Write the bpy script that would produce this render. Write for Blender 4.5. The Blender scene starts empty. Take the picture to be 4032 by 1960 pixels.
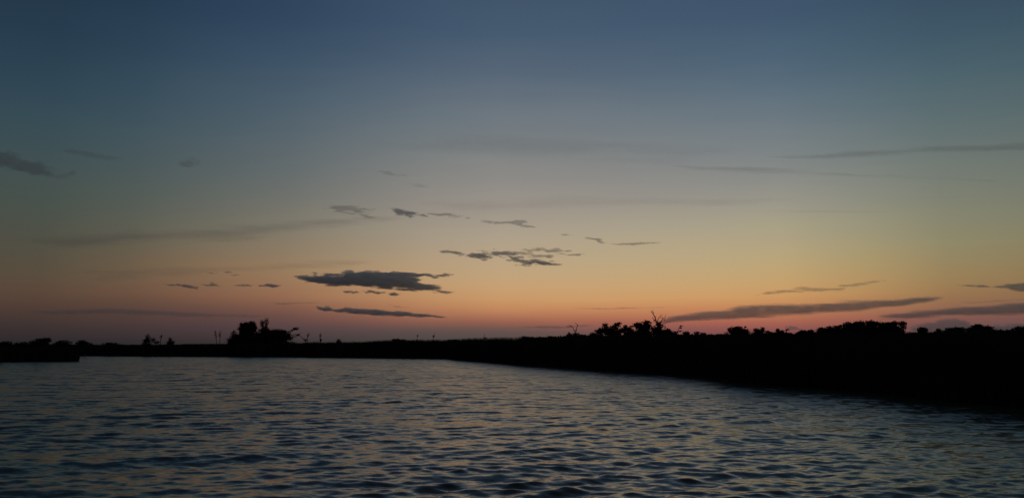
import bpy, math, random
import numpy as np
from mathutils import Vector, noise as mnoise

random.seed(7)
RS = np.random.RandomState(11)
sc = bpy.context.scene
COL = sc.collection

# ------------------------------------------------------------------ camera
EYE = 1.4                       # metres above the water (seated in a small boat)
PITCH = math.radians(7.18)
FPX = 3103.0                    # focal length in pixels of the 4032 px wide photograph
cam_d = bpy.data.cameras.new('camera')
cam = bpy.data.objects.new('camera', cam_d)
COL.objects.link(cam)
cam.location = (0, 0, EYE)
cam.rotation_euler = (math.radians(90) + PITCH, 0, 0)
cam_d.sensor_width = 36
cam_d.lens = 36 * FPX / 4032
cam_d.clip_start = 0.05
cam_d.clip_end = 90000
sc.camera = cam

sc.render.engine = 'CYCLES'
sc.view_settings.view_transform = 'Standard'
sc.view_settings.look = 'None'
sc.view_settings.exposure = 0
sc.view_settings.gamma = 1
sc.view_settings.use_curve_mapping = False
sc.cycles.max_bounces = 10
sc.cycles.diffuse_bounces = 2
sc.cycles.glossy_bounces = 3
sc.cycles.volume_bounces = 8
sc.cycles.transparent_max_bounces = 48
sc.cycles.use_denoising = True
sc.cycles.denoiser = 'OPENIMAGEDENOISE'
sc.cycles.denoising_prefilter = 'ACCURATE'


def ray(sx, sy):
    cx = (sx - 2016) / FPX
    cy = (980 - sy) / FPX
    return np.array([cx, math.cos(PITCH) - cy * math.sin(PITCH), math.sin(PITCH) + cy * math.cos(PITCH)])


def at(sx, sy, D):
    """world point on the sight line through (sx, sy) at horizontal distance D"""
    d = ray(sx, sy)
    return np.array([0, 0, EYE]) + d * (D / math.hypot(d[0], d[1]))


def on_water(sx, sy):
    d = ray(sx, sy)
    return np.array([0, 0, EYE]) + d * (-EYE / d[2])


# ------------------------------------------------------------------ sky
def lin(c):
    r = []
    for v in c:
        v = v / 255.0
        r.append(v / 12.92 if v <= 0.04045 else ((v + 0.055) / 1.055) ** 2.4)
    return r


# afterglow colours down five bearings: (row in a 2576 px wide print, colour)
SKYCOL = {
    60:   [(0, 32, 56, 78), (100, 37, 62, 82), (200, 44, 70, 88), (300, 53, 77, 89), (400, 62, 80, 84), (500, 70, 82, 76), (600, 80, 79, 67), (680, 89, 77, 60), (740, 92, 69, 55), (790, 74, 56, 50), (825, 58, 48, 48), (860, 44, 40, 44)],
    640:  [(0, 42, 66, 95), (100, 50, 75, 102), (200, 63, 87, 108), (300, 78, 96, 110), (400, 90, 102, 108), (500, 106, 109, 104), (600, 128, 118, 98), (680, 148, 116, 82), (740, 146, 100, 72), (780, 112, 76, 66), (820, 86, 64, 66), (860, 58, 50, 52)],
    1288: [(0, 62, 84, 112), (100, 68, 92, 118), (200, 88, 104, 125), (300, 110, 121, 132), (400, 129, 132, 134), (500, 152, 144, 138), (600, 177, 161, 136), (680, 194, 163, 120), (740, 208, 157, 97), (775, 200, 134, 82), (805, 164, 98, 74), (830, 102, 80, 76), (860, 82, 74, 71)],
    1900: [(0, 60, 84, 113), (100, 68, 94, 119), (200, 84, 107, 128), (300, 108, 122, 134), (400, 128, 133, 136), (500, 152, 148, 138), (600, 178, 165, 130), (680, 196, 164, 108), (740, 211, 156, 88), (775, 202, 131, 78), (805, 178, 98, 74), (830, 140, 80, 78), (860, 110, 76, 76)],
    2500: [(0, 54, 79, 102), (100, 62, 90, 108), (200, 76, 101, 112), (300, 92, 110, 114), (400, 108, 118, 113), (500, 124, 127, 110), (600, 138, 132, 98), (680, 150, 125, 80), (740, 148, 110, 70), (790, 134, 86, 74), (825, 104, 76, 78), (860, 84, 72, 74)],
}
ZEN = (31, 38, 46)
FACS = [0.0, 0.045, 0.09, 0.115, 0.14, 0.16, 0.18, 0.20, 0.225, 0.25, 0.28, 0.31, 0.34, 0.38, 0.42, 0.46, 0.50, 0.54, 0.58, 0.62, 0.66, 0.74, 0.84, 1.0]


def sky_column(X):
    """colours at FACS (= sqrt of the sine of the elevation) on the bearing of column X"""
    zs, cs = [], []
    for row in SKYCOL[X]:
        d = ray(X * 4032 / 2576, row[0] * 4032 / 2576)
        z = max(d[2] / np.linalg.norm(d), 0)
        w = min(max((z - 0.10) / 0.15, 0), 1)        # the upper air is steel blue rather than violet
        zs.append(math.sqrt(z)); cs.append([c * g for c, g in zip(lin(row[1:]), (1.0, 1.005, 1 - .04 * w))])
    zs.append(1.0); cs.append(lin(ZEN))
    zs.append(0.83); cs.append(list(np.array(lin(ZEN)) * 0.55 + np.array(cs[0]) * 0.45 * 0.8))
    o = np.argsort(zs)
    zs = np.array(zs)[o]; cs = np.array(cs)[o]
    cs = cs * 0.88 + (cs @ np.array([.2126, .7152, .0722]))[:, None] * 0.12
    return np.stack([np.interp(FACS, zs, cs[:, k]) for k in range(3)], 1)


def back_column():
    pts = [(0, (30, 34, 44)), (0.2, (46, 44, 56)), (0.35, (50, 50, 66)), (0.6, (36, 48, 68)), (1.0, ZEN)]
    f = [p[0] for p in pts]; c = np.array([lin(p[1]) for p in pts])
    return np.stack([np.interp(FACS, f, c[:, k]) for k in range(3)], 1)


bear = []
for X in (60, 640, 1288, 1900, 2500):
    bear.append((math.degrees(math.atan((X - 1288) / 1982.5)), sky_column(X)))
back = back_column()
zen_keep = back
left_far = bear[0][1] * 0.45 + back * 0.5
right_far = bear[-1][1] * 0.5 + back * 0.45
ctrl = [(-180, back), (-110, back * 0.9 + left_far * 0.1), (-65, left_far * 0.75 + bear[0][1] * 0.2)] + bear + [(62, right_far * 0.8 + bear[-1][1] * 0.2), (115, back * 0.9 + right_far * 0.1), (180, back)]
ca = np.array([c[0] for c in ctrl]); cc = np.stack([c[1] for c in ctrl])      # (n, F, 3)
AZ = [-180, -130, -90, -65, -50, -42, -36, -31, -26, -21, -16, -11, -6, -1, 4, 9, 14, 19, 24, 29, 34, 40, 48, 60, 85, 130, 180]


def smooth_az(a):
    # monotone-ish cubic (Hermite with averaged slopes)
    i = min(max(np.searchsorted(ca, a) - 1, 0), len(ca) - 2)
    def slope(j):
        if j <= 0 or j >= len(ca) - 1: return np.zeros_like(cc[0])
        s0 = (cc[j] - cc[j - 1]) / (ca[j] - ca[j - 1]); s1 = (cc[j + 1] - cc[j]) / (ca[j + 1] - ca[j])
        m = 2 * s0 * s1 / np.where(np.abs(s0 + s1) < 1e-9, 1e-9, s0 + s1)
        return np.where(s0 * s1 > 0, m, 0)
    h = ca[i + 1] - ca[i]; t = (a - ca[i]) / h
    return ((2*t**3 - 3*t**2 + 1) * cc[i] + (t**3 - 2*t**2 + t) * h * slope(i)
            + (-2*t**3 + 3*t**2) * cc[i + 1] + (t**3 - t**2) * h * slope(i + 1))


world = bpy.data.worlds.new('World')
sc.world = world
world.use_nodes = True
nt = world.node_tree
nt.nodes.clear()
N = lambda t: nt.nodes.new(t)
wo = N('ShaderNodeOutputWorld'); bg = N('ShaderNodeBackground')
tc = N('ShaderNodeTexCoord'); sep = N('ShaderNodeSeparateXYZ')
nt.links.new(tc.outputs['Generated'], sep.inputs[0])


def wmath(op, a, b=None, c=None, clamp=False):
    n = N('ShaderNodeMath'); n.operation = op; n.use_clamp = clamp
    for i, v in enumerate((a, b, c)):
        if v is None: continue
        if isinstance(v, (int, float)): n.inputs[i].default_value = v
        else: nt.links.new(v, n.inputs[i])
    return n.outputs[0]


fac = wmath('SQRT', wmath('MAXIMUM', sep.outputs['Z'], 0.0))
azr = wmath('ARCTAN2', sep.outputs['X'], sep.outputs['Y'])
azd = wmath('MULTIPLY', azr, 180 / math.pi)
# very slight unevenness of the upper air, stretched along the horizon
mp = N('ShaderNodeMapping'); mp.inputs['Scale'].default_value = (2.2, 2.2, 16)
nz = N('ShaderNodeTexNoise'); nz.inputs['Scale'].default_value = 2.0; nz.inputs['Detail'].default_value = 4
nt.links.new(tc.outputs['Generated'], mp.inputs[0]); nt.links.new(mp.outputs[0], nz.inputs['Vector'])
wob = wmath('MULTIPLY', wmath('SUBTRACT', nz.outputs[0], 0.5), 0.018)
fac = wmath('ADD', fac, wob, clamp=True)
prev = None
for i, a in enumerate(AZ):
    r = N('ShaderNodeValToRGB')
    cols = np.clip(smooth_az(a), 0.0, 1)
    el = r.color_ramp.elements
    while len(el) < len(FACS): el.new(0.5)
    for k, f in enumerate(FACS):
        el[k].position = f
        el[k].color = (*cols[k], 1)
    nt.links.new(fac, r.inputs[0])
    if prev is None:
        prev = r.outputs[0]
    else:
        m = N('ShaderNodeMix'); m.data_type = 'RGBA'
        w = wmath('DIVIDE', wmath('SUBTRACT', azd, float(AZ[i - 1])), float(a - AZ[i - 1]), clamp=True)
        nt.links.new(w, m.inputs[0]); nt.links.new(prev, m.inputs[6]); nt.links.new(r.outputs[0], m.inputs[7])
        prev = m.outputs[2]
nt.links.new(prev, bg.inputs['Color'])
bg.inputs['Strength'].default_value = 1.0
nt.links.new(bg.outputs[0], wo.inputs['Surface'])
world.cycles.sampling_method = 'MANUAL'
world.cycles.sample_map_resolution = 512


# ------------------------------------------------------------------ helpers
def new_mat(name):
    m = bpy.data.materials.new(name); m.use_nodes = True
    m.node_tree.nodes.clear()
    o = m.node_tree.nodes.new('ShaderNodeOutputMaterial')
    return m, m.node_tree, o


def simple_mat(name, c1, c2, scale=3.0, rough=0.9):
    m, t, o = new_mat(name)
    p = t.nodes.new('ShaderNodeBsdfPrincipled'); g = t.nodes.new('ShaderNodeTexNoise'); r = t.nodes.new('ShaderNodeValToRGB')
    c = t.nodes.new('ShaderNodeTexCoord')
    g.inputs['Scale'].default_value = scale; g.inputs['Detail'].default_value = 5
    r.color_ramp.elements[0].position = 0.35; r.color_ramp.elements[0].color = (*c1, 1)
    r.color_ramp.elements[1].position = 0.65; r.color_ramp.elements[1].color = (*c2, 1)
    t.links.new(c.outputs['Object'], g.inputs['Vector']); t.links.new(g.outputs[0], r.inputs[0])
    t.links.new(r.outputs[0], p.inputs['Base Color'])
    p.inputs['Roughness'].default_value = rough
    p.inputs['Specular IOR Level'].default_value = 0.1
    t.links.new(p.outputs[0], o.inputs['Surface'])
    return m


M_LEAF = simple_mat('dark_foliage', (0.020, 0.030, 0.014), (0.040, 0.050, 0.022), 2.5)
M_BARK = simple_mat('grey_bark', (0.035, 0.030, 0.025), (0.060, 0.050, 0.042), 8)
M_REED = simple_mat('marsh_reed', (0.030, 0.030, 0.014), (0.050, 0.045, 0.022), 0.6)
M_MUD = simple_mat('marsh_mud', (0.025, 0.020, 0.014), (0.045, 0.036, 0.026), 0.4)


def mesh_obj(name, verts, faces, mat, parent=None, smooth=False):
    """faces: (n,k) int array of equal sized polygons, or list of such arrays"""
    me = bpy.data.meshes.new(name)
    verts = np.asarray(verts, dtype=np.float32)
    fl = faces if isinstance(faces, list) else [faces]
    fl = [np.asarray(f, dtype=np.int32) for f in fl if len(f)]
    me.vertices.add(len(verts)); me.vertices.foreach_set('co', verts.ravel())
    tot = np.concatenate([np.full(len(f), f.shape[1], dtype=np.int32) for f in fl])
    start = np.concatenate([[0], np.cumsum(tot)[:-1]]).astype(np.int32)
    idx = np.concatenate([f.ravel() for f in fl])
    me.loops.add(len(idx)); me.loops.foreach_set('vertex_index', idx)
    me.polygons.add(len(tot)); me.polygons.foreach_set('loop_start', start)
    me.update(calc_edges=True)
    if smooth:
        me.polygons.foreach_set('use_smooth', np.ones(len(tot), dtype=bool))
    me.materials.append(mat)
    ob = bpy.data.objects.new(name, me); COL.objects.link(ob)
    if parent is not None: ob.parent = parent
    return ob


def tag(o, label=None, cat=None, group=None, kind=None):
    if label: o['label'] = label
    if cat: o['category'] = cat
    if group: o['group'] = group
    if kind: o['kind'] = kind
    return o


def vnoise(x, y, seed=0):
    """smooth value noise on arrays, -1..1"""
    xi = np.floor(x).astype(np.int64); yi = np.floor(y).astype(np.int64)
    fx = x - xi; fy = y - yi
    fx = fx * fx * (3 - 2 * fx); fy = fy * fy * (3 - 2 * fy)
    def h(a, b):
        n = (a * 374761393 + b * 668265263 + seed * 1442695041) & 0xffffffff
        n = ((n ^ (n >> 13)) * 1274126177) & 0xffffffff
        n = n ^ (n >> 16)
        return (n & 0xffff) / 32767.5 - 1
    return (h(xi, yi) * (1 - fx) + h(xi + 1, yi) * fx) * (1 - fy) + (h(xi, yi + 1) * (1 - fx) + h(xi + 1, yi + 1) * fx) * fy


def fbm(x, y, octv=4, seed=0, gain=0.5):
    s = 0; a = 1; t = 0
    for k in range(octv):
        s = s + a * vnoise(x * 2 ** k + 17.3 * k, y * 2 ** k - 9.1 * k, seed + k); t += a; a *= gain
    return s / t


# ------------------------------------------------------------------ shoreline (photo column, waterline row)
SHORE = [(307, 1400.5), (500, 1401.5), (700, 1402.5), (1000, 1404), (1300, 1407), (1560, 1409), (1757, 1411.5), (1810, 1417), (1944, 1427),
         (2080, 1439), (2200, 1446), (2380, 1459), (2560, 1469), (2760, 1482), (2835, 1492), (2866, 1502), (3035, 1517), (3221, 1526),
         (3390, 1540), (3620, 1566), (3740, 1578), (3896, 1591), (4032, 1604)]
sa, sr = [], []
for sx, sy in SHORE:
    p = on_water(sx, sy); sa.append(math.degrees(math.atan2(p[0], p[1]))); sr.append(math.hypot(p[0], p[1]))
full_a = [-180, -140, -100, -70, -50, -38] + sa + [40, 55, 75, 95, 120, 150, 180]
full_r = [320, 260, 190, 165, 160, 158] + sr + [19.5, 16.5, 16, 20, 40, 160, 320]


def shore_r(a_deg):
    a = np.asarray(a_deg, dtype=float)
    r = np.interp(a, full_a, full_r)
    return r * (1 + 0.010 * fbm(a * 2.1 + 50, a * 0, 3, 3) + 0.006 * vnoise(a * 9, a * 0 + 4, 9))


# top of the reeds over the water, by bearing
HT = [(0, 2.30), (700, 2.28), (1100, 2.42), (1400, 2.58), (1560, 2.74), (1757, 2.76), (1950, 2.60), (2100, 2.46), (2600, 2.22), (3128, 2.08), (3600, 1.92), (4032, 1.88)]
ha = [math.degrees(math.atan((x - 2016) / FPX / math.cos(PITCH))) for x, _ in HT]
hh = [h for _, h in HT]


# ------------------------------------------------------------------ water
def build_water():
    # polar sheet: fine toward the bank in view, coarse elsewhere
    fine = np.arange(-42, 42.001, 0.075)
    ang = np.concatenate([np.arange(-180, -42, 3.0), fine, np.arange(45, 180, 3.0)])
    rr = [0.0001, 0.6, 1.2, 2.0, 2.8, 3.5, 4.2]
    r = 4.6
    while r < 420:
        rr.append(r); r *= 1.0046 if r < 22 else 1.0058 if r < 60 else (1.009 if r < 130 else 1.03)
    for far in (600, 900, 1500, 3000, 6000, 12000, 25000, 45000): rr.append(far)
    rr = np.array(rr)
    A, R = np.meshgrid(np.radians(ang), rr)
    X = (R * np.sin(A)).astype(np.float32); Y = (R * np.cos(A)).astype(np.float32)
    Z = np.zeros_like(X); DX = np.zeros_like(X); DY = np.zeros_like(X)
    drr = np.gradient(rr)[:, None].astype(np.float32) * np.ones_like(X)
    cell = np.maximum(drr, (R * np.radians(0.075)).astype(np.float32))
    inview = (np.abs(A) < math.radians(45))
    miss = np.zeros_like(X)
    rs = np.random.RandomState(9)
    main = math.radians(16)          # crests lie nearly across the view, rising a little to the right
    # slow gust modulation
    gust = 1 + 0.6 * fbm(X / 5.0, Y / 6.0, 3, 21)
    wls = list(np.exp(rs.uniform(math.log(0.11), math.log(2.2), 130)))
    trains = list(rs.uniform(0.6, 1.3, 8)) + list(rs.uniform(1.4, 2.6, 6))        # a few long-crested trains that come and go in groups
    for n_, wl in enumerate(wls + trains):
        k = 2 * math.pi / wl
        spread = 0.62 if wl < 0.6 else 0.38
        th = main + rs.normal(0, spread) + math.pi
        if n_ >= len(wls): th = main + rs.normal(0.06, 0.09) + math.pi
        dx, dy = math.sin(-th), math.cos(th)
        # slope spectrum
        s = 0.031 * math.exp(-((math.log(wl) - math.log(0.27)) / 1.0) ** 2)
        grp = 1.0
        if n_ >= len(wls):
            s = 0.036 if wl < 1.35 else 0.028
            grp = np.clip(0.05 + 1.5 * vnoise(X / 4.5 + n_ * 13.1 - Y / 9, Y / 3.2 + n_ * 5.7, 70 + n_), 0, 1.4).astype(np.float32)
        amp = s / k * SLOPE
        att = np.clip(1 - (cell * 2.2 / wl - 0.35) / 0.65, 0, 1)
        att = att * inview
        ph = rs.uniform(0, 6.283)
        arg = k * (dx * X + dy * Y) + ph
        g = gust if wl < 1.0 else 1.0
        w = (amp * att * g * grp).astype(np.float32)
        Z += w * np.cos(arg)
        sn = np.sin(arg)
        DX -= 1.05 * w * dx * sn; DY -= 1.05 * w * dy * sn
        miss += (s * SLOPE) ** 2 * 0.5 * (1 - att ** 2)
    V = np.stack([X + DX, Y + DY, Z], -1).reshape(-1, 3)
    nr, na = X.shape
    i = np.arange(nr - 1)[:, None] * na; j = np.arange(na)[None, :]
    j2 = (j + 1) % na
    F = np.stack([i + j, i + j2, i + na + j2, i + na + j], -1).reshape(-1, 4)
    F = F[:, ::-1]

    m, t, o = new_mat('dusk_water')
    p = t.nodes.new('ShaderNodeBsdfPrincipled')
    p.inputs['Base Color'].default_value = (0.062, 0.054, 0.034, 1)
    p.inputs['Roughness'].default_value = 0.06
    p.inputs['IOR'].default_value = 1.41
    c = t.nodes.new('ShaderNodeTexCoord'); geo = t.nodes.new('ShaderNodeNewGeometry')
    at_ = t.nodes.new('ShaderNodeAttribute'); at_.attribute_name = 'unresolved_slope'
    acc = geo.outputs['Normal']
    def vm(op, a, b):
        n = t.nodes.new('ShaderNodeVectorMath'); n.operation = op
        for q, v in enumerate((a, b)):
            if v is None: continue
            if isinstance(v, tuple): n.inputs[q].default_value = v
            else: t.links.new(v, n.inputs[q])
        return n.outputs[0]
    def ripple(scale, sxy, rot, strength, attr):
        mp = t.nodes.new('ShaderNodeMapping'); mp.inputs['Scale'].default_value = (sxy[0], sxy[1], 1); mp.inputs['Rotation'].default_value = (0, 0, rot)
        nz = t.nodes.new('ShaderNodeTexNoise'); nz.inputs['Scale'].default_value = scale; nz.inputs['Detail'].default_value = 3
        t.links.new(c.outputs['Object'], mp.inputs[0]); t.links.new(mp.outputs[0], nz.inputs['Vector'])
        v = vm('SUBTRACT', nz.outputs['Color'], (0.5, 0.5, 0.5))
        v = vm('MULTIPLY', v, (strength * 0.75, strength, 0.0))
        if attr: v = vm('MULTIPLY', v, at_.outputs['Vector'])
        return v
    # added normal tilt toward the camera, so far ripples reflect sky, not dark bank
    lean = vm('MULTIPLY', at_.outputs['Vector'], (0.05, -0.30, 0.0))
    acc = vm('ADD', acc, lean)
    acc = vm('ADD', acc, ripple(1.0, (2.1, 3.4), math.radians(9), 5.8, True))
    acc = vm('ADD', acc, ripple(1.0, (5.0, 10.0), math.radians(-4), 3.0, True))
    acc = vm('ADD', acc, ripple(1.0, (0.5, 1.1), math.radians(-9), 3.0, True))
    acc = vm('ADD', acc, ripple(1.0, (9, 19), math.radians(10), 0.30, False))
    nrm = t.nodes.new('ShaderNodeVectorMath'); nrm.operation = 'NORMALIZE'; t.links.new(acc, nrm.inputs[0])
    t.links.new(nrm.outputs[0], p.inputs['Normal'])
    # waves too small for the mesh widen the reflection: alpha^2 = a0^2 + 2 * slope^2, roughness = sqrt(alpha)
    def mm(op, a, b):
        n = t.nodes.new('ShaderNodeMath'); n.operation = op
        for q, v in enumerate((a, b)):
            if isinstance(v, (int, float)): n.inputs[q].default_value = v
            else: t.links.new(v, n.inputs[q])
        return n.outputs[0]
    sl = at_.outputs['Fac']
    a2 = mm('ADD', mm('MULTIPLY', mm('MULTIPLY', sl, sl), 0.10), 0.014 ** 2)
    t.links.new(mm('POWER', a2, 0.25), p.inputs['Roughness'])
    t.links.new(p.outputs[0], o.inputs['Surface'])
    ob = mesh_obj('water', V, F, m, smooth=True)
    ob['kind'] = 'structure'
    a = ob.data.attributes.new('unresolved_slope', 'FLOAT', 'POINT')
    a.data.foreach_set('value', np.sqrt(miss).ravel().astype(np.float32))
    return ob


SLOPE = 0.84
build_water()


# ------------------------------------------------------------------ land
def ring_land(name, ang, r0, offs, hts, closed, back=None):
    ang = np.asarray(ang); na = len(ang)
    rad = np.radians(ang)
    rows = []
    for k, (o_, h) in enumerate(zip(offs, hts)):
        r = r0 + o_ if back is None else r0 + o_ * back
        hz = h * (1 + 0.25 * fbm(ang * 1.7, ang * 0 + k * 3.3, 3, 40 + k)) if h > 0 else np.full(na, h)
        rows.append(np.stack([r * np.sin(rad), r * np.cos(rad), hz], 1))
    V = np.concatenate(rows)
    j = np.arange(na if closed else na - 1); j2 = (j + 1) % na
    F = []
    for k in range(len(offs) - 1):
        F.append(np.stack([k * na + j, k * na + j2, (k + 1) * na + j2, (k + 1) * na + j], 1))
    ob = mesh_obj(name, V, np.concatenate(F)[:, ::-1], M_MUD, smooth=True)
    ob['kind'] = 'structure'
    return ob


angs = np.concatenate([np.arange(-180, -45, 1.0), np.arange(-45, 45, 0.1), np.arange(45, 180, 1.0)])
ring_land('marsh_ground', angs, shore_r(angs), [-0.6, 0.0, 0.35, 1.2, 4, 12, 40, 150, 800, 5000, 30000],
          [-0.5, 0.02, 0.22, 0.45, 0.7, 0.8, 0.85, 0.9, 0.9, 0.9, 0.9], True)

# the near mud bank reaching in from the left edge of the frame
pt = on_water(307, 1422); a_end = math.degrees(math.atan2(pt[0], pt[1])); r_end = math.hypot(pt[0], pt[1])
ia = np.linspace(-68, a_end, 420)
ir = r_end * (1 + 0.012 * fbm(ia * 1.3, ia * 0, 3, 77)) + (a_end - ia) * 0.10
taper = np.clip((a_end - ia) / 0.9, 0, 1) ** 0.5
ib = 4 + 16 * taper
ring_land('mud_bank', ia, ir + (1 - taper) * 1.5, [-0.04, 0.02, 0.08, 0.3, 0.6, 0.92, 1.0], [-0.4, 0.1, 0.35, 0.6, 0.6, 0.3, -0.4], False, back=ib)


def reeds(name, a, r, H, label, width_k=0.00062):
    n = len(a)
    rad = np.radians(a)
    base = np.stack([r * np.sin(rad), r * np.cos(rad), np.full(n, 0.05)], 1)
    wdt = np.maximum(0.016, r * width_k) * RS.uniform(0.6, 1.4, n)
    tang = np.stack([np.cos(rad), -np.sin(rad), np.zeros(n)], 1)
    yaw = RS.uniform(-0.9, 0.9, n)
    side = tang * np.cos(yaw)[:, None] + np.stack([np.sin(rad), np.cos(rad), np.zeros(n)], 1) * np.sin(yaw)[:, None]
    lean = RS.normal(0, 0.10, n) + 0.04
    leany = RS.normal(0, 0.08, n)
    def pnt(f, bend):
        q = base.copy()
        q += tang * (lean * H * bend)[:, None]
        q[:, 0] += leany * H * bend
        q[:, 2] += H * f
        return q
    p0 = pnt(0, 0); p1 = pnt(0.55, 0.35); p2 = pnt(1.0, 1.15)
    V = np.stack([p0 - side * wdt[:, None] * .5, p0 + side * wdt[:, None] * .5,
                  p1 - side * wdt[:, None] * .45, p1 + side * wdt[:, None] * .45, p2], 1).reshape(-1, 3)
    b = np.arange(n) * 5
    Q = np.stack([b, b + 1, b + 3, b + 2], 1); T = np.stack([b + 2, b + 3, b + 4], 1)
    ob = mesh_obj(name, V, [Q, T], M_REED)
    return tag(ob, label, kind='stuff', cat='reeds')


def reed_top(a):
    return np.interp(a, ha, hh) - 0.05 + 0.10 * fbm(a * 1.6, a * 0 + 2, 3, 5) + 0.05 * vnoise(a * 7, a * 0, 8)


n = 135000
# even number of blades per pixel of bank, the nearer edge thickest
a = RS.uniform(-44, 46, n)
sr0 = shore_r(a)
off = np.where(RS.rand(n) < 0.75, RS.exponential(1.0, n) * (0.6 + sr0 * 0.012), RS.uniform(0, 25, n))
H = (reed_top(a) - 0.05) * (1 - 0.30 * RS.rand(n) ** 2.2)
H = np.where(off < 0.5, H * (0.55 + 0.9 * np.clip(off, 0, 0.5)), H)
reeds('marsh_reeds', a, sr0 + off - 0.15, H, 'dark mass of tall marsh reeds along the whole far bank')
n = 26000
k = RS.randint(0, len(ia), n)
off = RS.rand(n) ** 1.6 * ib[k] * 0.85
a = ia[k] + RS.uniform(-0.045, 0.045, n)
H = (2.05 - 0.05 * RS.rand(n) + 0.10 * fbm(a * 1.5, a * 0, 3, 15)) * (1 - 0.3 * RS.rand(n) ** 2)
H *= np.clip(0.45 + (a_end - a) / 0.25, 0.45, 0.80)
reeds('marsh_reeds', a, ir[k] + (1 - taper[k]) * 1.5 + off, H, 'low dark reeds on the near mud bank at the left edge')
# stray stems and litter standing in the shallows along the near bank
n = 800
a = RS.uniform(4, 44, n)
clump = vnoise(a * 4.0, a * 0, 31)
keep = clump > 0.15; a = a[keep]; n = len(a)
reeds('shallow_water_sedge', a, shore_r(a) - RS.exponential(0.5, n), RS.uniform(0.06, 0.45, n), 'sparse sedge stems standing in the shallows off the near bank', 0.0008)


# ------------------------------------------------------------------ trees
GB = 0.5            # height of the ground the trees stand on


class Tubes:
    def __init__(s): s.V = []; s.F = []; s.n = 0
    def add(s, pts, r0, r1, sides=5):
        pts = [np.asarray(p, float) for p in pts]
        m = len(pts)
        for i, p in enumerate(pts):
            d = pts[min(i + 1, m - 1)] - pts[max(i - 1, 0)]; d /= (np.linalg.norm(d) + 1e-9)
            u = np.cross(d, [0.3, 1, 0.2]); u /= (np.linalg.norm(u) + 1e-9); v = np.cross(d, u)
            r = r0 + (r1 - r0) * i / (m - 1)
            for q in range(sides):
                an = 2 * math.pi * q / sides
                s.V.append(p + (u * math.cos(an) + v * math.sin(an)) * r)
        for i in range(m - 1):
            for q in range(sides):
                q2 = (q + 1) % sides
                s.F.append((s.n + i * sides + q, s.n + i * sides + q2, s.n + (i + 1) * sides + q2, s.n + (i + 1) * sides + q))
        s.n += m * sides
    def build(s, name, parent, mat=None):
        return mesh_obj(name, np.array(s.V), np.array(s.F), mat or M_BARK, parent)


def wiggle(p, q, nseg, amt):
    p = np.asarray(p, float); q = np.asarray(q, float)
    L = np.linalg.norm(q - p); out = []
    for i in range(nseg + 1):
        t = i / nseg
        o_ = RS.normal(0, amt * L, 3) * (1 if 0 < i < nseg else 0)
        out.append(p * (1 - t) + q * t + o_)
    return out


def empty(name, loc, label, cat, group=None):
    e = bpy.data.objects.new(name, None); COL.objects.link(e); e.location = tuple(loc)
    e.empty_display_size = 0.5
    return tag(e, label, cat, group)


def leaves(parent, lobes, base, D, leaf, name='crown'):
    """lobes: (sx, sy, rx, ry, cover) in photo pixels; filled with leaf sprays, ragged at the rim"""
    P = []; S = []
    for (sx, sy, rx, ry, cov) in lobes:
        c = at(sx, sy, D); m = D / FPX * 1.02
        ax, az = rx * m, ry * m; ay = max(ax, az) * 0.8
        area = math.pi * ax * az
        n = int(cov * area / (leaf * leaf * 0.5)) + 12
        u = RS.normal(0, 1, (n * 3, 3)); u /= np.linalg.norm(u, axis=1)[:, None]
        rad = RS.rand(n * 3) ** 0.42
        lump = 0.86 + 0.45 * fbm(u[:, 0] * 3.1 + sx, u[:, 2] * 3.1 + sy, 3, int(sx) % 97)
        q = u * (rad * lump)[:, None] * 1.08
        den = fbm(q[:, 0] * 2.6 + sx * .3, q[:, 2] * 2.6 + q[:, 1] * 1.3, 3, int(sx) % 89)
        keep = (den + 0.55 * (1 - rad) > -0.12 + (0.16 if cov < 1.5 else 0)) 
        q = q[keep][:n]
        P.append(c[None] + q * np.array([ax, ay, az])[None]); S.append(np.full(len(q), leaf))
        # loose sprays past the rim
        k = max(4, int(n * 0.05))
        u = RS.normal(0, 1, (k, 3)); u /= np.linalg.norm(u, axis=1)[:, None]; u[:, 2] = np.abs(u[:, 2]) * 0.9
        P.append(c[None] + u * np.array([ax, ay, az])[None] * RS.uniform(0.95, 1.22, (k, 1))); S.append(np.full(k, leaf * 0.55))
    P = np.concatenate(P) - base[None]; S = np.concatenate(S) * RS.uniform(0.55, 1.35, len(P))
    n = len(P)
    d1 = RS.normal(0, 1, (n, 3)); d1 /= np.linalg.norm(d1, axis=1)[:, None]
    d2 = RS.normal(0, 1, (n, 3)); d2 -= (d2 * d1).sum(1)[:, None] * d1; d2 /= np.linalg.norm(d2, axis=1)[:, None]
    a_ = d1 * S[:, None] * 0.75; b_ = d2 * S[:, None] * 0.38
    V = np.stack([P - a_, P - b_, P + a_, P + b_], 1).reshape(-1, 3)
    F = np.arange(n * 4).reshape(n, 4)
    return mesh_obj(name, V, F, M_LEAF, parent)


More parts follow.
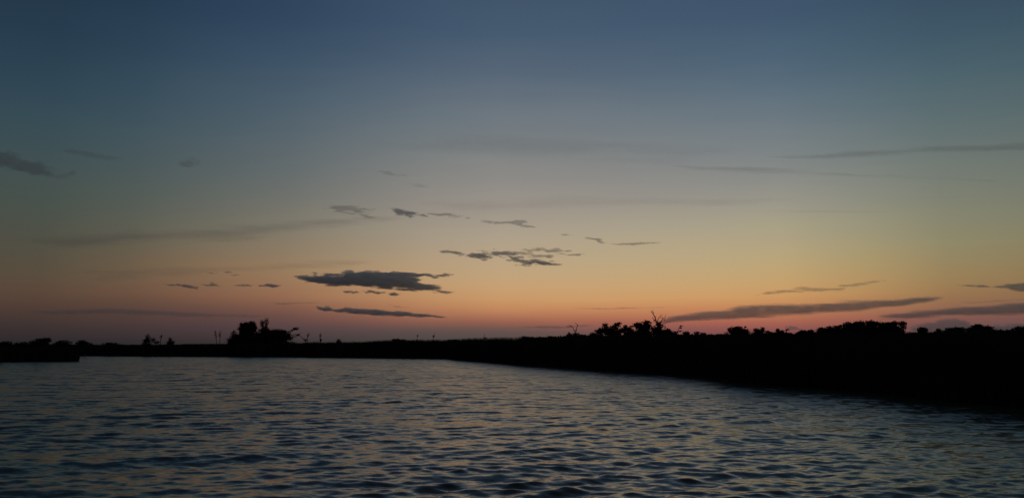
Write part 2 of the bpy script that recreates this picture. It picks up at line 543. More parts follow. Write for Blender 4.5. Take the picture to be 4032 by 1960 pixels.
def tree(name, label, cat, D, lobes, group=None, leaf=0.2, limbs=(), twigs=0, stem=None):
    leaf *= 0.72
    """lobes in photo pixels; limbs: polylines in photo pixels of bare wood seen apart from the crown"""
    cx = sum(l[0] * l[2] for l in lobes) / sum(l[2] for l in lobes) if lobes else limbs[0][0][0]
    # the lower skirt of the crown reaches down into the reeds
    lobes = list(lobes)
    x0 = min(l[0] - l[2] * .8 for l in lobes if l[4] > 2.4 or len(lobes) < 3); x1 = max(l[0] + l[2] * .8 for l in lobes if l[4] > 2.4 or len(lobes) < 3)
    yb = max(l[1] for l in lobes)
    while yb < 1350:
        yb += 11
        lobes.append(((x0 + x1) / 2 + RS.uniform(-3, 3), yb, (x1 - x0) / 2 + 4, 12, 4.0))
    if stem: cx = stem
    base = at(cx, 1369.7, D); base[2] = GB
    e = empty(name, base, label, cat, group)
    tb = Tubes()
    top = base.copy()
    hmax = max([at(l[0], l[1] , D)[2] for l in lobes] + [GB + 1.0])
    tr = 0.035 * (hmax - GB) + 0.03
    mid = base + np.array([RS.normal(0, .12), RS.normal(0, .12), (hmax - GB) * 0.5])
    tb.add([x - base for x in wiggle(base - [0, 0, .3], mid, 3, .03)], tr * 1.2, tr * .7, 6)
    for (sx, sy, rx, ry, cov) in lobes:
        c = at(sx, sy, D)
        tb.add([x - base for x in wiggle(mid, c, 4, .06)], tr * .6, tr * .18)
        for k in range(7 + twigs):
            d = RS.normal(0, 1, 3); d /= np.linalg.norm(d); d[2] = abs(d[2])
            tip = c + d * np.array([rx, rx, ry]) * D / FPX * RS.uniform(.85, 1.4)
            tb.add([x - base for x in wiggle(c - [0, 0, ry * D / FPX * .3], tip, 3, .07)], tr * .2, 0.012, 4)
    tb.build('trunk', e)
    if lobes: leaves(e, lobes, base, D, leaf)
    for L in limbs:
        lb = Tubes()
        w = L[0] if not isinstance(L[0], tuple) else 0.08
        pts = L[1:] if not isinstance(L[0], tuple) else L
        lb.add([at(x, y, D) + np.array([0, RS.normal(0, .15), 0]) - base for x, y in pts], w, w * 0.35)
        lb.build('branch', e)
    return e


def snag(name, label, cat, D, trunk, branches, group=None, w=0.12, leafy=(), leaf=0.16):
    base = at(trunk[0][0], 1369.7, D); base[2] = GB
    e = empty(name, base, label, cat, group)
    tb = Tubes()
    tb.add([np.array([0, 0, -.3])] + [at(x, y, D) - base for x, y in trunk], w, w * .3, 6)
    tb.build('trunk', e)
    for L in branches:
        lb = Tubes(); lb.add([at(x, y, D) + np.array([0, RS.normal(0, .12) * (i > 0), 0]) - base for i, (x, y) in enumerate(L)], w * .5, w * .2, 5)
        lb.build('branch', e)
    if leafy: leaves(e, leafy, base, D, leaf, 'foliage')
    return e


def undergrowth():
    prof = [(2060, 1333), (2200, 1326), (2320, 1322), (2660, 1319), (2820, 1319), (3130, 1316), (3300, 1315), (3580, 1314), (3660, 1313), (3720, 1310), (3812, 1303), (3960, 1304), (4150, 1305)]
    px = [p[0] for p in prof]; py = [p[1] for p in prof]
    n = 42000
    x = RS.uniform(2060, 4200, n)
    top = np.interp(x, px, py) - 3.0 * fbm(x / 26.0, x * 0, 3, 61) - 2.0 * vnoise(x / 7.0, x * 0, 62)
    Dd = RS.uniform(70, 80, n)
    dirs = np.stack([(x - 2016) / FPX, np.full(n, math.cos(PITCH))], 1); dirs /= np.linalg.norm(dirs, axis=1)[:, None]
    ztop = np.array([at(a_, b_, 75)[2] for a_, b_ in zip(x, top)])
    z = GB + (ztop - GB) * RS.rand(n) ** 0.55
    P = np.stack([dirs[:, 0] * Dd, dirs[:, 1] * Dd, z], 1)
    S = RS.uniform(.08, .22, n)
    d1 = RS.normal(0, 1, (n, 3)); d1 /= np.linalg.norm(d1, axis=1)[:, None]
    d2 = RS.normal(0, 1, (n, 3)); d2 -= (d2 * d1).sum(1)[:, None] * d1; d2 /= np.linalg.norm(d2, axis=1)[:, None]
    a_ = d1 * S[:, None] * .75; b_ = d2 * S[:, None] * .4
    V = np.stack([P - a_, P - b_, P + a_, P + b_], 1).reshape(-1, 3)
    ob = mesh_obj('undergrowth', V, np.arange(n * 4).reshape(n, 4), M_LEAF)
    tag(ob, 'dark low undergrowth filling the ground between the right hand trees', 'undergrowth', kind='stuff')


undergrowth()

G_BUSH = 'low bushes along the left skyline'
G_STALK = 'thin stalks standing over the far reeds'
G_HAM = 'trees of the left hammock'
G_CEN = 'scrub trees of the centre right clump'
G_RIGHT = 'trees in the right tree line'

# far left
tree('bush', 'low dark bush cut off by the left edge of the photo', 'bush', 92, [(-10, 1352, 26, 10, 3.5), (22, 1352, 24, 8, 3.5)], G_BUSH, .16)
tree('bush', 'largest rounded bush on the left mud bank, highest at its right shoulder', 'bush', 93,
     [(140, 1350, 26, 10, 4), (165, 1345, 26, 14, 4), (183, 1340, 17, 11, 4), (85, 1354, 25, 7, 3)], G_BUSH, .16)
tree('bush', 'small rounded bush just right of the largest left bush', 'bush', 120, [(248, 1352, 28, 11, 4), (236, 1356, 30, 8, 4)], G_BUSH, .18)
tree('bush', 'small domed bush above the tip of the left mud bank', 'bush', 150, [(322, 1350, 20, 11, 4), (340, 1354, 22, 6, 4)], G_BUSH, .2)
tree('bush', 'very low wide bush between the mud bank tip and the ragged shrub', 'bush', 158, [(438, 1354, 30, 6, 4)], G_BUSH, .2)
tree('shrub', 'ragged upright shrub standing alone left of the hammock', 'shrub', 158,
     [(582, 1330, 11, 14, 1.6), (578, 1343, 18, 10, 2.5), (603, 1338, 10, 9, 1.5), (618, 1348, 14, 5, 2)], None, .18, twigs=5)
snag('bare_sapling', 'single thin stem right beside the ragged shrub', 'sapling', 158, [(631, 1350), (634, 1334), (638, 1315)], [[(633, 1338), (629, 1322)]], G_STALK, .07, [(635, 1322, 4, 6, .8)])
tree('shrub', 'small spindly shrub with a pointed top left of the hammock', 'shrub', 158, [(671, 1336, 7, 10, 1.3), (672, 1346, 16, 7, 2.2)], None, .17, twigs=4)
snag('bare_sapling', 'left stem of the bare pair before the hammock', 'sapling', 150, [(853, 1352), (850, 1325), (847, 1299)], [[(850, 1325), (843, 1304)], [(851, 1334), (858, 1318)]], G_STALK, .07, [(849, 1315, 4, 14, .35)])
snag('bare_sapling', 'right stem of the bare pair before the hammock', 'sapling', 150, [(865, 1352), (867, 1325), (865, 1299)], [[(867, 1328), (860, 1308)], [(867, 1318), (872, 1302)]], G_STALK, .07, [(866, 1314, 4, 14, .35)])

# the hammock left of centre
tree('scrub_tree', 'dense square-topped tree forming the left half of the hammock', 'tree', 148,
     [(962, 1282, 20, 17, 5), (992, 1275, 16, 12, 5), (980, 1296, 33, 22, 5), (957, 1302, 22, 18, 4), (985, 1325, 55, 24, 5), (1000, 1290, 12, 18, 4)], G_HAM, .24)
tree('shrub', 'sloping shrub with a spiky tip at the left foot of the hammock', 'shrub', 146,
     [(921, 1322, 14, 16, 2.2), (915, 1338, 22, 14, 3.5), (934, 1330, 20, 16, 3.5), (921, 1306, 5, 7, 1)], G_HAM, .2, twigs=4)
tree('scrub_tree', 'tallest feathery tree with thin upright twigs in the middle of the hammock', 'tree', 149,
     [(1033, 1278, 10, 20, 1.0), (1048, 1272, 9, 22, 1.1), (1040, 1300, 24, 16, 3.5), (1045, 1322, 40, 22, 5)], G_HAM, .17,
     limbs=[(0.06, (1040, 1300), (1036, 1275), (1031, 1256)), (0.06, (1044, 1300), (1047, 1272), (1044, 1252)), (0.05, (1048, 1296), (1054, 1272), (1057, 1250)), (0.04, (1040, 1290), (1028, 1270), (1024, 1262))], twigs=4)
tree('scrub_tree', 'wide spreading tree with bare limbs reaching right from the hammock', 'tree', 147,
     [(1068, 1316, 24, 18, 4), (1092, 1324, 30, 18, 4.5), (1118, 1326, 22, 16, 3.5), (1115, 1303, 14, 6, 1.6), (1163, 1294, 15, 7, 1.5), (1150, 1300, 8, 4, .8), (1172, 1319, 9, 5, 1.2), (1100, 1338, 38, 12, 5), (1133, 1316, 12, 8, 2.2), (1116, 1308, 20, 8, 2.6), (1088, 1307, 22, 12, 3.5), (1138, 1330, 18, 12, 3)], G_HAM, .19,
     limbs=[(0.11, (1070, 1312), (1092, 1298), (1073, 1291)), (0.10, (1092, 1310), (1112, 1297), (1090, 1293)), (0.11, (1100, 1325), (1130, 1308), (1152, 1298), (1172, 1297)),
            (0.10, (1110, 1332), (1140, 1326), (1169, 1328)), (0.08, (1120, 1328), (1150, 1318), (1178, 1316), (1186, 1308)), (0.06, (1152, 1298), (1165, 1288), (1178, 1291))])
snag('leaning_sapling', 'bent dead sapling leaning down to the right of the hammock', 'sapling', 145, [(1206, 1348), (1194, 1335), (1184, 1322), (1170, 1316)], [[(1194, 1335), (1199, 1330)]], None, .09)
snag('bare_sapling', 'leafy stalk nearest to the right side of the hammock', 'sapling', 145, [(1209, 1350), (1212, 1330), (1215, 1308)], [[(1212, 1334), (1199, 1332)], [(1213, 1326), (1220, 1314)]], G_STALK, .07, [(1213, 1320, 4, 10, .5), (1206, 1338, 8, 5, 1)])
snag('bare_sapling', 'second leafy stalk right of the hammock, thicker at its foot', 'sapling', 142, [(1262, 1350), (1260, 1330), (1262, 1310)], [[(1261, 1326), (1268, 1316)]], G_STALK, .08, [(1261, 1322, 5, 10, .7), (1263, 1338, 6, 7, 2)])
tree('bush', 'tiny round bush on the rising reed line left of centre', 'bush', 135, [(1333, 1340, 10, 6, 3)], None, .18)
tree('bush', 'low rounded bush on the central stretch of the bank', 'bush', 120, [(1560, 1338, 22, 6, 3.5), (1585, 1339, 18, 5, 3)], None, .16)
snag('bare_sapling', 'faint leaning stem first right of the low central bush', 'sapling', 118, [(1641, 1340), (1644, 1328), (1645, 1317)], [], G_STALK, .05, [(1644, 1322, 3, 5, .7)])
snag('bare_sapling', 'faint stem tilting right over the central bank', 'sapling', 118, [(1704, 1338), (1709, 1322), (1713, 1309)], [[(1708, 1324), (1701, 1318)]], G_STALK, .05, [(1708, 1324, 4, 4, .7)])
tree('bush', 'flat low bush on the bank at the middle of the photo', 'bush', 112, [(1786, 1340, 26, 5, 3.5)], None, .16)
snag('bare_sapling', 'thin stem rising from a tuft just right of the middle of the bank', 'sapling', 80, [(1908, 1332), (1909, 1322), (1907, 1313)], [], G_STALK, .04, [(1912, 1330, 9, 3, .9)])
tree('bush', 'small ragged bush midway between the middle tuft and the forked dead tree', 'bush', 78, [(2068, 1328, 18, 5, 3), (2095, 1329, 10, 4, 3)], None, .13)

# centre right
snag('dead_tree', 'small bare dead tree forked in two, rising from a low bush', 'dead tree', 82,
     [(2268, 1322), (2266, 1310)],
     [[(2266, 1310), (2259, 1297), (2255, 1288), (2251, 1285), (2238, 1286), (2229, 1283)], [(2252, 1285), (2246, 1280), (2236, 1281)], [(2266, 1310), (2270, 1298), (2270, 1290), (2275, 1281), (2271, 1275), (2263, 1269)], [(2274, 1282), (2276, 1276)], [(2269, 1300), (2263, 1299)]], None, .085)
tree('bush', 'low spiky bush at the foot of the forked dead tree', 'bush', 81, [(2240, 1320, 14, 8, 3), (2241, 1312, 5, 7, 1.2), (2267, 1317, 18, 8, 3.5), (2293, 1321, 16, 6, 3.5)], None, .14)
tree('scrub_tree', 'leftmost tree of the centre right clump with a small round top', 'tree', 88,
     [(2336, 1318, 18, 12, 4), (2362, 1305, 20, 14, 4.5), (2383, 1279, 14, 9, 2.2), (2385, 1300, 24, 18, 4.5), (2350, 1325, 30, 12, 4)], G_CEN, .16, twigs=2)
tree('scrub_tree', 'tree leaning right to a peak, second in the centre right clump', 'tree', 89,
     [(2412, 1293, 16, 12, 4), (2428, 1279, 15, 9, 3.5), (2438, 1272, 10, 6, 2.5), (2415, 1310, 38, 20, 5)], G_CEN, .16, twigs=2)
tree('scrub_tree', 'shorter tree under the notch of the centre right clump', 'tree', 86,
     [(2462, 1287, 10, 10, 3), (2475, 1297, 18, 11, 4), (2480, 1313, 36, 18, 5), (2452, 1300, 18, 10, 4), (2488, 1285, 10, 5, 1.2)], G_CEN, .16, twigs=2)
tree('scrub_tree', 'broad flat-topped tree just left of the tall dead tree', 'tree', 88,
     [(2512, 1277, 18, 9, 4), (2545, 1268, 19, 8, 4), (2530, 1288, 34, 16, 5), (2553, 1286, 16, 14, 4), (2535, 1310, 45, 22, 5)], G_CEN, .16, twigs=2)
snag('dead_tree', 'tallest bare dead tree with several thin upright limbs above the clump', 'dead tree', 90,
     [(2592, 1300), (2589, 1280), (2583, 1262), (2577, 1244), (2570, 1233), (2567, 1228)],
     [[(2570, 1233), (2566, 1226), (2572, 1219)], [(2572, 1236), (2575, 1226)], [(2567, 1229), (2563, 1224)], [(2589, 1280), (2590, 1262), (2597, 1248), (2602, 1241), (2609, 1238)], [(2590, 1278), (2601, 1268), (2609, 1254), (2618, 1248), (2622, 1237)],
      [(2592, 1284), (2610, 1276), (2628, 1268), (2645, 1265)], [(2583, 1264), (2574, 1256), (2569, 1246)], [(2580, 1252), (2584, 1244)], [(2601, 1268), (2612, 1264)]], None, .09,
     [(2606, 1250, 10, 8, .12), (2616, 1260, 8, 8, .2), (2578, 1262, 7, 7, .3)], .07)
tree('scrub_tree', 'dense narrow tree wrapped around the foot of the tallest dead tree', 'tree', 87,
     [(2592, 1277, 14, 12, 2.8), (2600, 1291, 18, 14, 4), (2585, 1300, 24, 16, 5), (2605, 1312, 34, 16, 5)], G_CEN, .15, twigs=3)
tree('scrub_tree', 'low tree sloping down at the right end of the centre right clump', 'tree', 85,
     [(2628, 1305, 18, 12, 4), (2648, 1312, 20, 9, 4), (2640, 1322, 34, 12, 5), (2660, 1306, 8, 3, 1.5)], G_CEN, .15, twigs=2)
snag('sapling', 'thin bent sapling with two flat leaf tufts in the pink gap', 'sapling', 82, [(2664, 1322), (2668, 1305), (2674, 1290), (2680, 1284)], [[(2668, 1305), (2680, 1302), (2690, 1305)], [(2674, 1290), (2684, 1292)]], None, .045,
     [(2677, 1290, 9, 3, 1.6), (2681, 1283, 6, 3, .9), (2679, 1303, 8, 2, 1.1)], .13)
tree('bush', 'round bush first right of the bent sapling', 'bush', 84, [(2703, 1312, 15, 9, 4), (2700, 1322, 24, 9, 4)], None, .15)
tree('bush', 'ragged bush second right of the bent sapling', 'bush', 86, [(2745, 1311, 15, 7, 2), (2768, 1316, 14, 7, 3.5), (2750, 1323, 30, 9, 4)], None, .15, twigs=3)
tree('bush', 'low uneven bush left of the round-topped tree', 'bush', 84, [(2795, 1320, 18, 6, 4), (2836, 1319, 15, 6, 4), (2815, 1324, 34, 7, 4)], None, .15)

# right tree line
RT = [
 ('round-topped tree at the left end of the right tree line', [(2888, 1300, 22, 15, 5), (2908, 1296, 18, 11, 5), (2930, 1306, 20, 12, 4), (2935, 1287, 5, 4, 1.4), (2905, 1314, 45, 15, 5)]),
 ('tree with a broken lacy top beside the round-topped tree', [(2976, 1299, 13, 9, 3), (3003, 1294, 9, 7, 2.2), (2990, 1304, 22, 9, 4), (2990, 1316, 36, 12, 5)]),
 ('low straggling tree in the dip of the right tree line', [(3022, 1305, 9, 5, 2), (3038, 1311, 14, 5, 2), (3035, 1320, 34, 9, 5)]),
 ('small pointed tree with a twig tip to its right', [(3062, 1300, 8, 7, 3.5), (3072, 1306, 18, 8, 4), (3099, 1298, 6, 4, .9), (3085, 1317, 34, 10, 5)]),
 ('low mound-shaped tree starting the long rise to the right', [(3164, 1307, 18, 9, 4.5), (3148, 1315, 18, 8, 4), (3165, 1320, 34, 11, 5)]),
 ('small knobbly tree second on the long rise', [(3193, 1304, 10, 7, 4), (3196, 1312, 18, 9, 5), (3200, 1322, 25, 10, 5)]),
 ('tree third on the long rise with a short flat crown', [(3235, 1299, 18, 10, 4.5), (3235, 1312, 28, 14, 5)]),
 ('tree fourth on the long rise with a slightly domed crown', [(3268, 1294, 18, 11, 4.5), (3270, 1308, 28, 16, 5)]),
 ('tree fifth on the long rise, just below the highest trees', [(3305, 1289, 22, 12, 4.5), (3308, 1306, 30, 18, 5)]),
 ('tree at the shoulder left of the highest right crowns', [(3345, 1280, 22, 13, 4.5), (3348, 1300, 34, 22, 5)]),
 ('high domed tree, left of the pair that tops the right tree line', [(3382, 1274, 24, 11, 4.5), (3388, 1292, 34, 22, 5), (3390, 1312, 40, 16, 5)]),
 ('highest domed tree, right of the pair that tops the right tree line', [(3431, 1272, 23, 11, 4.5), (3435, 1290, 34, 22, 5), (3435, 1312, 40, 16, 5)]),
 ('lower tree in the saddle right of the highest dome', [(3475, 1279, 22, 11, 4.5), (3480, 1298, 34, 22, 5), (3480, 1315, 40, 14, 5)]),
 ('tall lumpy tree before the see-through crown', [(3503, 1276, 14, 10, 4), (3522, 1272, 13, 9, 4), (3515, 1292, 26, 20, 5), (3515, 1313, 34, 15, 5)]),
 ('tall thin tree with a see-through crown at the drop of the tree line', [(3550, 1273, 16, 10, 3.2), (3557, 1288, 12, 14, 1.6), (3540, 1298, 12, 16, 1.3), (3558, 1308, 12, 10, 1.2)]),
 ('small round tree alone in the gap after the drop', [(3634, 1298, 18, 10, 4.5), (3636, 1312, 27, 12, 5), (3610, 1317, 18, 6, 4)]),
 ('smallest pointed tree after the gap', [(3696, 1300, 10, 7, 3.5), (3692, 1311, 18, 9, 4.5), (3692, 1320, 30, 9, 5)]),
 ('long flat-topped tree left of the last tall crown', [(3742, 1298, 18, 8, 4.5), (3775, 1295, 22, 8, 4.5), (3760, 1310, 42, 14, 5)]),
 ('last tall crown before the right edge of the photo', [(3849, 1288, 20, 11, 4.5), (3832, 1298, 22, 12, 4.5), (3850, 1308, 40, 16, 5)]),
 ('tree stepping down right of the last tall crown', [(3888, 1292, 20, 9, 4.5), (3895, 1308, 36, 14, 5)]),
 ('low tree in the last dip before the right edge', [(3948, 1306, 26, 7, 4.5), (3950, 1316, 40, 10, 5)]),
 ('rounded tree cut off by the right edge of the photo', [(4022, 1295, 26, 10, 4.5), (4030, 1310, 44, 15, 5), (3990, 1306, 18, 8, 4)]),
]
for i, (lab, lobes) in enumerate(RT):
    D = 92 + 6 * math.sin(i * 2.1) - i * 0.6
    lobes = [(x_, y_, rx_ * 1.08, ry_, c_) for x_, y_, rx_, ry_, c_ in lobes]
    tree('marsh_tree', lab, 'tree', D, lobes, G_RIGHT, .16, twigs=1)


# ------------------------------------------------------------------ clouds
def vol_mat(name, dens, alb):
    m, t, o = new_mat(name)
    v = t.nodes.new('ShaderNodeVolumePrincipled')
    v.inputs['Color'].default_value = (*alb, 1)
    v.inputs['Density'].default_value = dens
    v.inputs['Anisotropy'].default_value = 0.6
    t.links.new(v.outputs[0], o.inputs['Volume'])
    m.cycles.homogeneous_volume = True
    return m


TH = 300.0          # half thickness of a full cloud, metres
VM = {}


def cloud(label, polys, tau=2.0, D=11000, feather=10, nz=(60, 14, 0.8), seed=1, group=None, sx=1.0, conv=None, step=2.0, grow=0.0, alb=(0.965, 0.965, 0.965)):
    """polys: outlines in photo pixels; thickness grows inward from the ragged outline so the rim thins out"""
    if conv:
        s, ox, oy = conv
        polys = [[(ox + x / s, oy + y / s) for x, y in P] for P in polys]
    allp = np.array([p for P in polys for p in P])
    pad = feather * 1.5 + 6
    x0, y0 = allp.min(0) - pad; x1, y1 = allp.max(0) + pad
    stx = step * 2.0; sty = step * 0.8
    nx = int((x1 - x0) / stx) + 2; ny = int((y1 - y0) / sty) + 2
    gx, gy = np.meshgrid(x0 + np.arange(nx) * stx, y0 + np.arange(ny) * sty)
    AN = 3.0                     # outline distances count more across than along
    sd = np.full(gx.shape, -1e9)
    for P in polys:
        P = np.array(P, float)
        inside = np.zeros(gx.shape, bool); dist = np.full(gx.shape, 1e9)
        for i in range(len(P)):
            a_, b_ = P[i], P[(i + 1) % len(P)]
            ex, ey = (b_[0] - a_[0]) / AN, b_[1] - a_[1]
            wx, wy = (gx - a_[0]) / AN, gy - a_[1]
            t_ = np.clip((wx * ex + wy * ey) / (ex * ex + ey * ey + 1e-9), 0, 1)
            dist = np.minimum(dist, np.hypot(wx - t_ * ex, wy - t_ * ey))
            c_ = ((a_[1] > gy) != (b_[1] > gy)) & (gx < (b_[0] - a_[0]) * (gy - a_[1]) / (b_[1] - a_[1] + 1e-12) + a_[0])
            inside ^= c_
        sd = np.maximum(sd, np.where(inside, dist, -dist))
    n1 = fbm(gx / nz[0] + seed * 7.7, gy / nz[1] + seed * 3.1 - gx / nz[0] * 0.25, 5, seed, 0.6)
    v = (sd + (n1 * 1.1 + 0.22) * feather * nz[2] + (0.10 + grow) * feather) / feather
    f = np.clip(v, 0, 1)
    th = f * f * (3 - 2 * f)
    th[0] = th[-1] = 0; th[:, 0] = th[:, -1] = 0
    th *= (1 + 0.25 * fbm(gx / 30, gy / 10, 3, seed + 9))
    act = th > 0.004
    cell = act[:-1, :-1] | act[1:, :-1] | act[:-1, 1:] | act[1:, 1:]
    vi = np.zeros(th.shape, bool)
    vi[:-1, :-1] |= cell; vi[1:, :-1] |= cell; vi[:-1, 1:] |= cell; vi[1:, 1:] |= cell
    idx = -np.ones(th.shape, int); idx[vi] = np.arange(vi.sum())
    cx = (gx[vi] - 2016) / FPX; cy = (980 - gy[vi]) / FPX
    d = np.stack([cx, math.cos(PITCH) - cy * math.sin(PITCH), math.sin(PITCH) + cy * math.cos(PITCH)], 1)
    mid = ray((x0 + x1) / 2, (y0 + y1) / 2); mid /= np.linalg.norm(mid)
    d = d / (d @ mid)[:, None]                 # a slab square to the sight line at its middle
    t_ = np.maximum(th[vi], 0.0) * TH + 0.5
    e0 = np.array([0, 0, EYE])
    # the cloud bank lies as a slab: front and back surfaces displaced along the depth
    Vf = e0 + d * D - mid * t_[:, None]; Vb = e0 + d * D + mid * t_[:, None]
    nv = len(Vf)
    ii, jj = np.nonzero(cell)
    q = np.stack([idx[ii, jj], idx[ii, jj + 1], idx[ii + 1, jj + 1], idx[ii + 1, jj]], 1)
    faces = [q[:, ::-1], q + nv]
    # rim walls
    cp = np.pad(cell, 1)
    for di, dj, (pa, pb) in ((-1, 0, (0, 1)), (0, 1, (1, 2)), (1, 0, (2, 3)), (0, -1, (3, 0))):
        nb = cp[ii + 1 + di, jj + 1 + dj]
        e = ~nb
        if e.any():
            A_, B_ = q[e, pa], q[e, pb]
            faces.append(np.stack([A_, B_, B_ + nv, A_ + nv], 1)[:, ::1])
    key = (tau, alb)
    if key not in VM: VM[key] = vol_mat('cloud_vapour', tau / (2 * TH), alb)
    cen = e0 + mid * D
    ob = mesh_obj('cloud', np.concatenate([Vf, Vb]) - cen, faces, VM[key], smooth=False)
    ob.location = cen
    return tag(ob, label, 'cloud', group)


Z2 = (1.917, 1100, 700)      # print enlargements the outlines were read from
Z1 = (1.917, 0, 500)
Z3 = (1.406, 2200, 500)
ZA = (3.219, 0, 1150)
ZB = (3.219, 700, 1150)
ZC = (3.219, 1400, 1150)
ZD = (3.219, 2100, 1150)
G_SCR = 'small cloud scraps under the big dark cloud'
G_RAG = 'ragged grey cloud patches over the centre'
G_TR = 'trail of thin cloud wisps above the centre'
G_LOW = 'small low clouds left of the big dark cloud'
G_ST = 'long grey streaks low over the trees'

cloud('largest dark slate cloud, long and flat with a forked right end', [[(120, 742), (190, 738), (250, 742), (270, 718), (300, 735), (345, 712), (420, 730), (470, 725), (540, 695), (580, 705), (760, 706), (900, 708), (1100, 718), (1290, 732),
       (1250, 748), (1120, 746), (1030, 752), (1060, 775), (1030, 792), (1140, 798), (1190, 825), (1230, 858), (1120, 856), (960, 845), (780, 832), (560, 815), (380, 808), (240, 790), (180, 768)]],
      3.4, 9500, 12, (40, 8, .95), 3, conv=Z2, step=1.6)
cloud('lower slate streak cloud with small bumps along its upper left edge', [[(285, 968), (330, 985), (375, 960), (405, 990), (470, 985), (540, 980), (640, 990), (740, 994), (860, 1005), (1000, 1014), (1120, 1030), (1270, 1056), (1100, 1050), (900, 1046), (700, 1036), (500, 1020), (350, 1004), (295, 990)]],
      2.8, 14000, 8, (30, 8, .7), 8, conv=Z2, step=1.6)
cloud('small flat cloud scrap, leftmost under the big dark cloud', [[(480, 858), (540, 852), (600, 862), (560, 872), (500, 868)]], 2.0, 12000, 6, (24, 7, 1.0), 12, G_SCR, conv=Z2, step=1.2)
cloud('small ragged cloud scrap with a raised middle, second under the big dark cloud', [[(630, 852), (690, 848), (730, 858), (790, 864), (740, 872), (670, 868)]], 2.4, 12000, 6, (24, 7, 1.0), 14, G_SCR, conv=Z2, step=1.2)
cloud('darkest small oval scrap under the middle of the big dark cloud', [[(830, 874), (870, 866), (910, 876), (880, 888), (845, 886)]], 2.6, 12000, 6, (24, 7, .7), 15, G_SCR, conv=Z2, step=1.2)
cloud('small scrap trailing off the lower right corner of the big dark cloud', [[(1180, 846), (1220, 852), (1300, 862), (1260, 872), (1210, 868)]], 2.0, 12000, 6, (24, 7, 1.0), 16, G_SCR, conv=Z2, step=1.2)

cloud('leftmost ragged patch of the central cloud group', [[(1225, 560), (1270, 544), (1340, 556), (1400, 578), (1370, 590), (1330, 578), (1270, 568)]], 1.5, 10500, 9, (28, 7, 1), 21, G_RAG, conv=Z2, step=1.4)
cloud('dark oval patch of the central cloud group', [[(1420, 588), (1460, 568), (1540, 572), (1600, 586), (1640, 608), (1560, 618), (1470, 606)]], 2.1, 10500, 11, (30, 9, .9), 22, G_RAG, conv=Z2, step=1.4)
cloud('diagonal ragged patch sloping down right in the central cloud group', [[(1500, 548), (1610, 552), (1700, 550), (1760, 580), (1830, 610), (1900, 625), (1940, 655), (1850, 664), (1790, 640), (1720, 606), (1640, 580), (1560, 560)]], 1.7, 10500, 11, (26, 8, 1.2), 23, G_RAG, conv=Z2, step=1.4)
cloud('thin torn patch at the top right of the central cloud group', [[(1760, 562), (1850, 552), (1930, 572), (2010, 588), (2110, 588), (2060, 600), (1930, 600), (1850, 584)], [(1840, 542), (1960, 532), (2120, 538), (2180, 556), (2020, 560), (1920, 552)]], 1.0, 10500, 10, (26, 7, 1.2), 24, G_RAG, conv=Z2, step=1.4)
cloud('dark flat wedge at the lower right of the central cloud group', [[(1890, 616), (1980, 622), (2060, 632), (2120, 656), (2010, 660), (1920, 652)]], 2.1, 10500, 10, (30, 7, .9), 25, G_RAG, conv=Z2, step=1.4)
cloud('faint last wisp right of the central cloud group', [[(2120, 572), (2220, 580), (2290, 574), (2230, 592), (2150, 586)]], 1.1, 10500, 6, (22, 7, 1.2), 26, G_RAG, conv=Z2, step=1.4)

cloud('dark blunt cloud fragment leading the thin trail above the centre', [[(850, 232), (900, 236), (960, 246), (1020, 264), (1080, 274), (1110, 290), (1040, 286), (960, 296), (900, 284), (860, 260)]], 1.5, 9500, 9, (26, 10, 1.1), 31, G_TR, conv=Z2, step=1.6)
cloud('thin wisp next right of the dark blunt fragment', [[(1120, 270), (1220, 264), (1320, 276), (1420, 306), (1320, 300), (1230, 290)]], .8, 9500, 8, (30, 9, 1.2), 32, G_TR, conv=Z2, step=1.6)
cloud('thin wisp bending down in the middle of the trail', [[(1540, 322), (1640, 334), (1730, 318), (1840, 322), (1860, 350), (1930, 374), (1840, 368), (1740, 344), (1630, 348)]], .7, 9500, 8, (30, 9, 1.2), 33, G_TR, conv=Z2, step=1.6)
cloud('faint feathery patch left of the dark blunt fragment', [[(310, 220), (420, 206), (600, 216), (720, 236), (620, 240), (640, 262), (690, 296), (600, 290), (540, 258), (400, 262), (440, 240), (340, 236)]], .6, 9500, 12, (44, 9, 1.3), 34, G_TR, conv=Z2, step=1.8)
cloud('short faint dash near the right end of the trail', [[(2100, 428), (2160, 422), (2220, 436), (2150, 438)], [(2300, 452), (2380, 456), (2430, 468), (2340, 464)]], .7, 9500, 6, (24, 7, 1), 35, G_TR, conv=Z2, step=1.6)
cloud('fine curved wisp ending the trail toward the right', [[(160, 612), (230, 618), (235, 634), (330, 644), (450, 640), (560, 638), (460, 652), (330, 656), (240, 644)]], .8, 9500, 6, (40, 8, 1), 36, G_TR, conv=Z3, step=1.8)
cloud('upper faint dash of cloud high above the dark blunt fragment', [[(1478, 672), (1520, 676), (1610, 692), (1560, 694), (1500, 684)]], .35, 9500, 9, (30, 9, 1), 37, G_TR, step=1.8)
cloud('lower faint dash of cloud just above the dark blunt fragment', [[(1610, 722), (1650, 724), (1690, 738), (1630, 734)]], .32, 9500, 9, (30, 9, 1), 38, G_TR, step=1.8)

